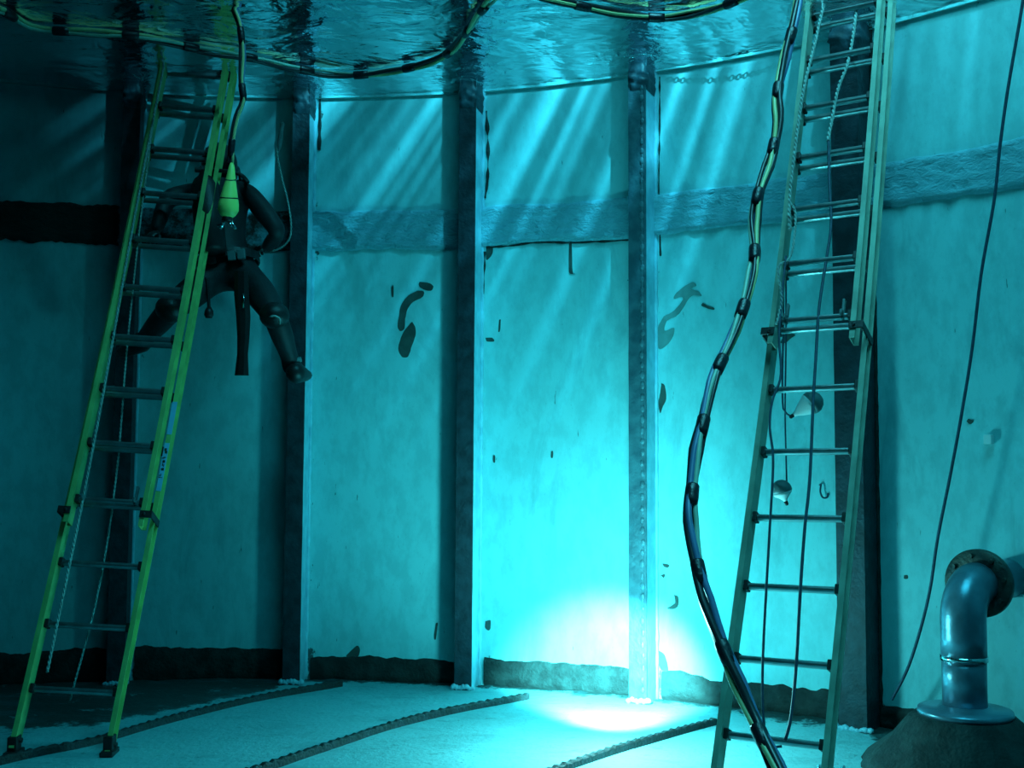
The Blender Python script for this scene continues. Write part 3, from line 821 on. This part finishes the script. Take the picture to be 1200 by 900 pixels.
bm = bmesh.new(); tube(bm, [prof[0], prof[0].lerp(prof[1], .5), Vector((0, 0, .245))], rp_ * .97, 32); obj('riser', bm, M['pipe'], pipe, smooth=True)
bm = bmesh.new(); tube(bm, [Vector((0, 0, .24)), Vector((0, 0, .262))], rp_ * 1.035, 32); obj('weld_ring', bm, M['chrome'], pipe, smooth=True)
bm = bmesh.new(); tube(bm, [Vector((0, 0, .255)), Vector((0, 0, .34))] + prof[2:], rp_, 32); obj('elbow', bm, M['pipe'], pipe, smooth=True)
end = prof[-1]
bm = bmesh.new(); lathe(bm, end - n_out * .0, n_out, [(0, rp_), (0, .150), (.008, .156), (.036, .156), (.042, .150), (.042, rp_)], 40); obj('pipe_flange', bm, M['pipe_r'], pipe, smooth=False)
ax, bx = basis(n_out)
for q in range(8):
    bm = bmesh.new(); a = 2 * math.pi * q / 8 + .2; lathe(bm, end + (ax * math.cos(a) + bx * math.sin(a)) * .127 - n_out * .012, n_out, [(0, .011), (.013, .012)], 6)
    obj('bolt', bm, M['pipe_r'], pipe)
gap = RAD - math.hypot(fc.x + end.x - CX, fc.y + end.y - CY)
bm = bmesh.new(); tube(bm, [end + n_out * .03, end + n_out * (gap - .012)], rp_ * .95, 32); obj('wall_stub', bm, M['pipe'], pipe, smooth=True)

# ------------------------------------------------------------------ diver
def skin(name, joints, bones, mat, parent, root, sub=2, o=Vector()):
    me = bpy.data.meshes.new(name); keys = list(joints)
    me.from_pydata([joints[k][0] - o for k in keys], [(keys.index(a), keys.index(b)) for a, b in bones], [])
    ob = bpy.data.objects.new(name, me); COL.objects.link(ob); ob.parent = parent
    md = ob.modifiers.new('Skin', 'SKIN'); md.use_smooth_shade = True; md.branch_smoothing = .6
    sk = me.skin_vertices[0].data
    for i, k_ in enumerate(keys):
        r = joints[k_][1]; sk[i].radius = r if isinstance(r, tuple) else (r, r); sk[i].use_root = (k_ == root)
    sb = ob.modifiers.new('Sub', 'SUBSURF'); sb.levels = sub; sb.render_levels = sub
    me.materials.append(mat); return ob
dv = P(262, 318, 6.6)
J = dict(
    pelvis=(P(268, 318, 6.60), (.155, .12)), waist=(P(265, 290, 6.62), (.145, .115)), chest=(P(261, 255, 6.66), (.175, .13)), upper=(P(259, 228, 6.70), (.15, .12)),
    neck=(P(258, 211, 6.76), .065), head0=(P(257, 199, 6.84), (.098, .105)), head1=(P(257, 187, 6.90), (.075, .085)),
    rsh=(P(291, 225, 6.70), .078), rel=(P(327, 272, 6.62), .055), rwr=(P(312, 291, 6.84), .040),
    lsh=(P(227, 226, 6.70), .078), lel=(P(196, 232, 6.56), .056), lwr=(P(182, 272, 6.44), .040),
    rhip=(P(288, 325, 6.58), .115), rth=(P(306, 344, 6.46), .098), rkn=(P(322, 370, 6.32), .072), rcf=(P(332, 397, 6.42), .068), ran=(P(343, 428, 6.55), .048), rhe=(P(341, 440, 6.50), .045), rto=(P(357, 441, 6.66), .042),
    lhip=(P(248, 325, 6.58), .115), lth=(P(226, 343, 6.45), .100), lkn=(P(200, 362, 6.34), .078), lcf=(P(184, 381, 6.46), .070), lan=(P(166, 401, 6.62), .048), lto=(P(142, 414, 6.72), .040))
B = [('pelvis', 'waist'), ('waist', 'chest'), ('chest', 'upper'), ('upper', 'neck'), ('neck', 'head0'), ('head0', 'head1'),
     ('upper', 'rsh'), ('rsh', 'rel'), ('rel', 'rwr'), ('upper', 'lsh'), ('lsh', 'lel'), ('lel', 'lwr'),
     ('pelvis', 'rhip'), ('rhip', 'rth'), ('rth', 'rkn'), ('rkn', 'rcf'), ('rcf', 'ran'), ('ran', 'rhe'), ('ran', 'rto'),
     ('pelvis', 'lhip'), ('lhip', 'lth'), ('lth', 'lkn'), ('lkn', 'lcf'), ('lcf', 'lan'), ('lan', 'lto')]
person = thing('diver', 'diver in black suit hovering with bent legs at the wall, back to the camera', 'person', dv)
skin('body', J, B, M['suit'], person, 'pelvis', o=dv)
def glove(w, d, up, name='glove', curl=.9):
    """hand from wrist w, pointing d, palm normal up; five fingers curled round a line"""
    d = d.normalized(); sd = d.cross(up).normalized(); pn = sd.cross(d).normalized()
    h = {'w': (w, .032), 'p': (w + d * .055, (.042, .022)), 'k': (w + d * .085, (.040, .018))}; b = [('w', 'p'), ('p', 'k')]
    for i, (o_, L) in enumerate(((-.030, .030), (-.010, .035), (.010, .033), (.029, .026))):
        a = w + d * .085 + sd * o_; q1 = a + d * L * .9 - pn * .006; q2 = q1 + (d * (1 - curl) - pn * curl).normalized() * L * .8; q3 = q2 + (-d * .6 - pn * .5).normalized() * L * .65
        for nm, pt_, r in ((f'a{i}', a, .011), (f'b{i}', q1, .0105), (f'c{i}', q2, .0095), (f'd{i}', q3, .0085)): h[nm] = (pt_, r)
        b += [('k', f'a{i}'), (f'a{i}', f'b{i}'), (f'b{i}', f'c{i}'), (f'c{i}', f'd{i}')]
    t0 = w + d * .03 - sd * .035; t1 = t0 + d * .035 - sd * .018 - pn * .015; t2 = t1 + d * .02 + sd * .010 - pn * .022
    h['t0'] = (t0, .013); h['t1'] = (t1, .012); h['t2'] = (t2, .010); b += [('p', 't0'), ('t0', 't1'), ('t1', 't2')]
    return skin(name, h, b, M['gear'], person, 'p', 1, dv)
wr = J['rwr'][0]; glove(wr, P(304, 292, 6.90) - wr, Vector((0, -.3, 1)))
wl_ = J['lwr'][0]; glove(wl_, Vector((-.15, -.75, -.55)), Vector((-.2, -.5, .8)))
# hood with mask, air cylinder, harness, belt, fin blade, pads
hc = (J['head0'][0] + J['head1'][0]) / 2 - dv
bm = bmesh.new(); bmesh.ops.create_uvsphere(bm, u_segments=24, v_segments=16, radius=1, matrix=Matrix.Translation(hc) @ Matrix.Diagonal((.108, .125, .135, 1))); obj('hood', bm, M['gear'], person, smooth=True)
bm = bmesh.new(); box(bm, hc + Vector((0, .125, -.01)), Vector((.082, 0, 0)), Vector((0, .028, 0)), Vector((0, 0, .055)), .02); mk = obj('diving_mask', bm, M['blk'], person)
bm = bmesh.new(); box(bm, hc + Vector((0, .155, -.005)), Vector((.068, 0, 0)), Vector((0, .003, 0)), Vector((0, 0, .042)), .006); obj('mask_lens', bm, M['glass'], mk)
bm = bmesh.new(); lathe(bm, hc + Vector((0, .15, -.085)), Vector((0, 1, 0)), [(-.03, .02), (0, .036), (.02, .034), (.024, .02)], 16); obj('regulator', bm, M['gear'], person, smooth=True)
up_ = (J['upper'][0] - J['pelvis'][0]).normalized(); back = Vector((-.05, -1, .05)).normalized()
cb = J['waist'][0] - dv + back * .20 - up_ * .10 + Vector((-.03, 0, 0))
bm = bmesh.new(); lathe(bm, cb, up_, [(0, .02), (.01, .06), (.03, .085), (.42, .085), (.47, .065), (.50, .035), (.53, .022)], 28)
cy_ = obj('air_cylinder', bm, M['gear'], person, smooth=True)
bm = bmesh.new(); lathe(bm, cb + up_ * .53, up_, [(-.02, .022), (.03, .022), (.035, .012)], 14); lathe(bm, cb + up_ * .54, Vector((1, 0, 0)), [(-.05, .016), (.05, .016)], 12); obj('valve', bm, M['grey'], cy_, smooth=True)
def loop(c, ax1, ax2, r1, r2, w, name, mat, n=32):
    bm = bmesh.new(); nn = ax1.cross(ax2).normalized(); rows = []
    for k_ in range(n):
        a = 2 * math.pi * k_ / n; p = c + ax1 * r1 * math.cos(a) + ax2 * r2 * math.sin(a); q = (ax1 * math.cos(a) + ax2 * math.sin(a)).normalized()
        rows.append([bm.verts.new(p + nn * s_ * w + q * t_ * .008) for s_, t_ in ((-1, 0), (-1, 1), (1, 1), (1, 0))])
    for k_ in range(n):
        A, B_ = rows[k_], rows[(k_ + 1) % n]
        for z in range(4): bm.faces.new((A[z], A[(z + 1) % 4], B_[(z + 1) % 4], B_[z]))
    return obj(name, bm, mat, person)
side_ = Vector((1, 0, 0)); side_ = (side_ - up_ * side_.dot(up_)).normalized(); fwd_ = up_.cross(side_)
loop(J['waist'][0].lerp(J['pelvis'][0], .6) - dv, side_, fwd_, .178, .142, .026, 'weight_belt', M['gear'])
for q in (-.11, -.055, .06, .115):
    bm = bmesh.new(); box(bm, J['waist'][0].lerp(J['pelvis'][0], .6) - dv + side_ * q - Vector((0, .145, 0)), side_ * .022, Vector((0, .014, 0)), up_ * .03, .004)
    obj('belt_weight', bm, M['grey'], person)
# harness straps over the shoulders
for sg in (-1, 1):
    bm = bmesh.new(); a = J['upper'][0] - dv; pts = [a + side_ * sg * .085 - Vector((0, .13, .14)), a + side_ * sg * .10 - Vector((0, .13, -.01)), a + side_ * sg * .10 + Vector((0, 0, .135)), a + side_ * sg * .09 + Vector((0, .12, .03)), a + side_ * sg * .08 + Vector((0, .14, -.14))]
    tube(bm, catmull(pts, 8), .022, 8, sq=.35); obj('harness_strap', bm, M['gear'], person)
# loose strap hanging from the belt
bm = bmesh.new(); rows = []
ctr = [(283, 318, .080), (283, 345, .085), (285, 372, .080), (285, 395, .068), (284, 415, .060), (283, 440, .078)]
for u, v, w in ctr:
    p = P(u, v, 6.38) - dv; rows.append([bm.verts.new(p + Vector((s_ * w / 2, t_, 0))) for s_, t_ in ((-1, 0), (-.4, -.012), (.4, -.012), (1, 0), (1, .008), (-1, .008))])
for A, B_ in zip(rows, rows[1:]):
    for z in range(6): bm.faces.new((A[z], A[(z + 1) % 6], B_[(z + 1) % 6], B_[z]))
bm.faces.new(rows[0]); bm.faces.new(rows[-1][::-1]); sp = obj('hanging_pouch', bm, M['gear'], person)
bm = bmesh.new(); tube(bm, [P(285, 344, 6.355) - dv, P(286, 352, 6.355) - dv, P(285, 361, 6.355) - dv], [.004, .007, .004], 8); obj('strap_highlight', bm, M['chrome'], sp, smooth=True)  # bright sliver added for the highlight on the strap
# small weight on a cord
bm = bmesh.new(); tube(bm, catmull([P(242, 325, 6.42) - dv, P(244, 345, 6.42) - dv, P(245, 362, 6.42) - dv], 6), .010, 8)
lathe(bm, P(245, 360, 6.42) - dv, Vector((0, 0, -1)), [(0, .012), (.02, .024), (.045, .027), (.062, .018)], 16); obj('hanging_gauge', bm, M['gear'], person, smooth=True)
# fins/boots
def boot(a, t, name='boot'):
    d = (t - a).normalized(); bm = bmesh.new(); s_, u_ = basis(d); rows = []
    for q, w, h in ((-.07, .02, .02), (-.05, .048, .05), (0, .055, .062), (.08, .056, .05), (.16, .052, .036), (.21, .03, .018)):
        rows.append([bm.verts.new(a + d * q + s_ * w * math.cos(z) + u_ * h * math.sin(z)) for z in [2 * math.pi * k_ / 12 for k_ in range(12)]])
    for A, B_ in zip(rows, rows[1:]):
        for z in range(12): bm.faces.new((A[z], A[(z + 1) % 12], B_[(z + 1) % 12], B_[z]))
    bm.faces.new(rows[0][::-1]); bm.faces.new(rows[-1]); return obj(name, bm, M['gear'], person, smooth=True)
boot(P(347, 437, 6.50) - dv, P(359, 441, 6.72) - dv)
boot(J['lan'][0] - dv, J['lto'][0] - dv)
kp = J['rkn'][0] - dv
bm = bmesh.new(); bmesh.ops.create_uvsphere(bm, u_segments=16, v_segments=10, radius=1, matrix=Matrix.Translation(kp + Vector((-.0, -.01, 0))) @ Matrix.Diagonal((.085, .085, .075, 1))); obj('knee_pad', bm, M['gear'], person, smooth=True)
bm = bmesh.new(); tube(bm, catmull([P(314, 372, 6.24) - dv, P(321, 370, 6.22) - dv, P(327, 373, 6.24) - dv, P(328, 380, 6.26) - dv], 5), [.004] * 3 + [.010] * 10 + [.006] * 3, 8, sq=.5)
kb = obj('knee_buckle', bm, M['rope'], person, smooth=True)
kp = J['lkn'][0] - dv
bm = bmesh.new(); bmesh.ops.create_uvsphere(bm, u_segments=16, v_segments=10, radius=1, matrix=Matrix.Translation(kp) @ Matrix.Diagonal((.085, .085, .080, 1))); obj('knee_pad', bm, M['gear'], person, smooth=True)
bm = bmesh.new(); loopc = J['ran'][0].lerp(J['rcf'][0], .15) - dv
tube(bm, [loopc + Vector((.0, 0, .012)), loopc + Vector((.006, 0, -.012))], .058, 16); obj('ankle_strap', bm, M['grey'], person, smooth=True)
# breathing hose over the shoulder
bm = bmesh.new(); tube(bm, catmull([cb + up_ * .54 + Vector((.04, 0, 0)), P(278, 203, 6.5) - dv, P(290, 213, 6.56) - dv, P(284, 212, 6.8) - dv, hc + Vector((.04, .14, -.08))], 8), .012, 8); obj('breathing_hose', bm, M['gear'], person, smooth=True)
# line held in the right hand
thin_line('rope', [(331, 145, 6.75), (326, 165, 6.75), (325, 182, 6.75), (331, 212, 6.75), (337, 235, 6.75), (341, 262, 6.76), (339, 280, 6.8), (328, 291, 6.85), (315, 294, 6.9), (306, 290, 6.92)], M['rope'], .006,
          'pale thin line looping from the wall down to the diver\'s hand', world=None, twisted=True, pitch=.045)
bm = bmesh.new(); a_, b_ = P(331, 143, 6.75), P(326, 180, 6.75); lathe(bm, Vector(), (b_ - a_), [(0, .006), (.01, .014), (.05, .012), (.10, .016), (.15, .013), (.18, .006)], 12)
hd = obj('snap_hook', bm, M['grey'], smooth=True); hd.location = a_; tag(hd, 'slim metal snap hook at the top end of the diver\'s pale line', 'hook')

# ------------------------------------------------------------------ lights
def light(name, kind, loc, energy, col, **k):
    l = bpy.data.lights.new(name, kind); l.energy = energy; l.color = col
    for a, v in k.items(): setattr(l, a, v)
    o = bpy.data.objects.new(name, l); COL.objects.link(o); o.location = loc; return o
LP = P(722, 765, 5.4)
light('flood_lamp', 'POINT', LP, 300, (1, .96, .9), shadow_soft_size=.12)
fs_ = light('flood_lamp_spill', 'SPOT', LP, 950, (1, .96, .9), shadow_soft_size=.12, spot_size=math.radians(104), spot_blend=1.0)
fs_.rotation_euler = (Pw(640, 560) - fs_.location).to_track_quat('-Z', 'Y').to_euler()
fb_ = light('flood_lamp_beam', 'SPOT', LP, 11500, (1, .97, .92), shadow_soft_size=.05, spot_size=math.radians(54), spot_blend=.75)
fb_.rotation_euler = (Vector((lwp := Pw(716, 800)).to_tuple()) - Vector((0, .15, .02)) - fb_.location).to_track_quat('-Z', 'Y').to_euler()
# added unseen spot for bluish daylight; node noise draws the wall streaks
HL = Vector((2.0, 2.8, 9.2))
day = light('daylight_streak_spot', 'SPOT', HL, 46000, (.55, .85, 1.0), shadow_soft_size=.03, spot_size=math.radians(150), spot_blend=.6)
thd = theta(Pw(640, 170)); nrm = Vector((math.sin(thd), math.cos(thd), 0)); tan_ = Vector((math.cos(thd), -math.sin(thd), 0)); upv = Vector((0, 0, 1))
day.matrix_world = Matrix.Translation(HL) @ Matrix((tan_, -nrm * -1, upv)).transposed().to_4x4()
L = day.data; L.use_nodes = True; nt = L.node_tree; t = NT(nt); em = nt.nodes['Emission']
tc = t.n('ShaderNodeTexCoord').outputs['Normal']; sx = t.n('ShaderNodeSeparateXYZ'); t.l(tc, sx.inputs[0])
rat = t.math('DIVIDE', sx.outputs['X'], sx.outputs['Z'])
cmb = t.n('ShaderNodeCombineXYZ'); t.l(t.math('MULTIPLY', rat, 55), cmb.inputs[0]); t.l(t.math('MULTIPLY', sx.outputs['Z'], 2.2), cmb.inputs[1])
nn = t.noise(cmb.outputs[0], 1.0, 3, .55)
t.l(t.ramp(nn, [(.44, .05), (.55, .30), (.64, 1.0)]), em.inputs['Color'])
ry = t.math('DIVIDE', sx.outputs['Y'], t.math('ABSOLUTE', sx.outputs['Z']))
t.l(t.ramp(ry, [(.40, .02), (.62, 1.0)]), em.inputs['Strength'])
# unseen area fill added above the water to lift the upper bays
fill_light = light('area_fill', 'AREA', (1.1, 2.8, 7.2), 1450, (.55, .93, 1.0), shape='DISK', size=3)

w = bpy.data.worlds.new('world'); C.world = w; w.use_nodes = True
w.node_tree.nodes['Background'].inputs['Color'].default_value = (.10, .35, .45, 1); w.node_tree.nodes['Background'].inputs['Strength'].default_value = .03

# ------------------------------------------------------------------ camera
cam = bpy.data.cameras.new('camera'); co = bpy.data.objects.new('camera', cam); COL.objects.link(co)
c_, s_ = math.cos(ROLL), math.sin(ROLL)
Rw = Vector((1, 0, 0)); Uw = Vector((0, -math.sin(PITCH), math.cos(PITCH))); Fw = Vector((0, math.cos(PITCH), math.sin(PITCH)))
right = Rw * c_ - Uw * s_; upc = Rw * s_ + Uw * c_
co.matrix_world = Matrix.Translation(O) @ Matrix((right, upc, -Fw)).transposed().to_4x4()
cam.sensor_width = 36; cam.lens = 36 * F_PX / 1200; cam.clip_start = .05; C.camera = co
C.view_settings.view_transform = 'Standard'; C.view_settings.look = 'None'; C.view_settings.gamma = 1; C.view_settings.exposure = 0
try: C.view_settings.use_curve_mapping = False
except Exception: pass
C.cycles.max_bounces = 8; C.cycles.transparent_max_bounces = 12; C.cycles.diffuse_bounces = 4; C.cycles.glossy_bounces = 4; C.cycles.volume_bounces = 0
C.cycles.use_denoising = True; C.cycles.sample_clamp_indirect = 8
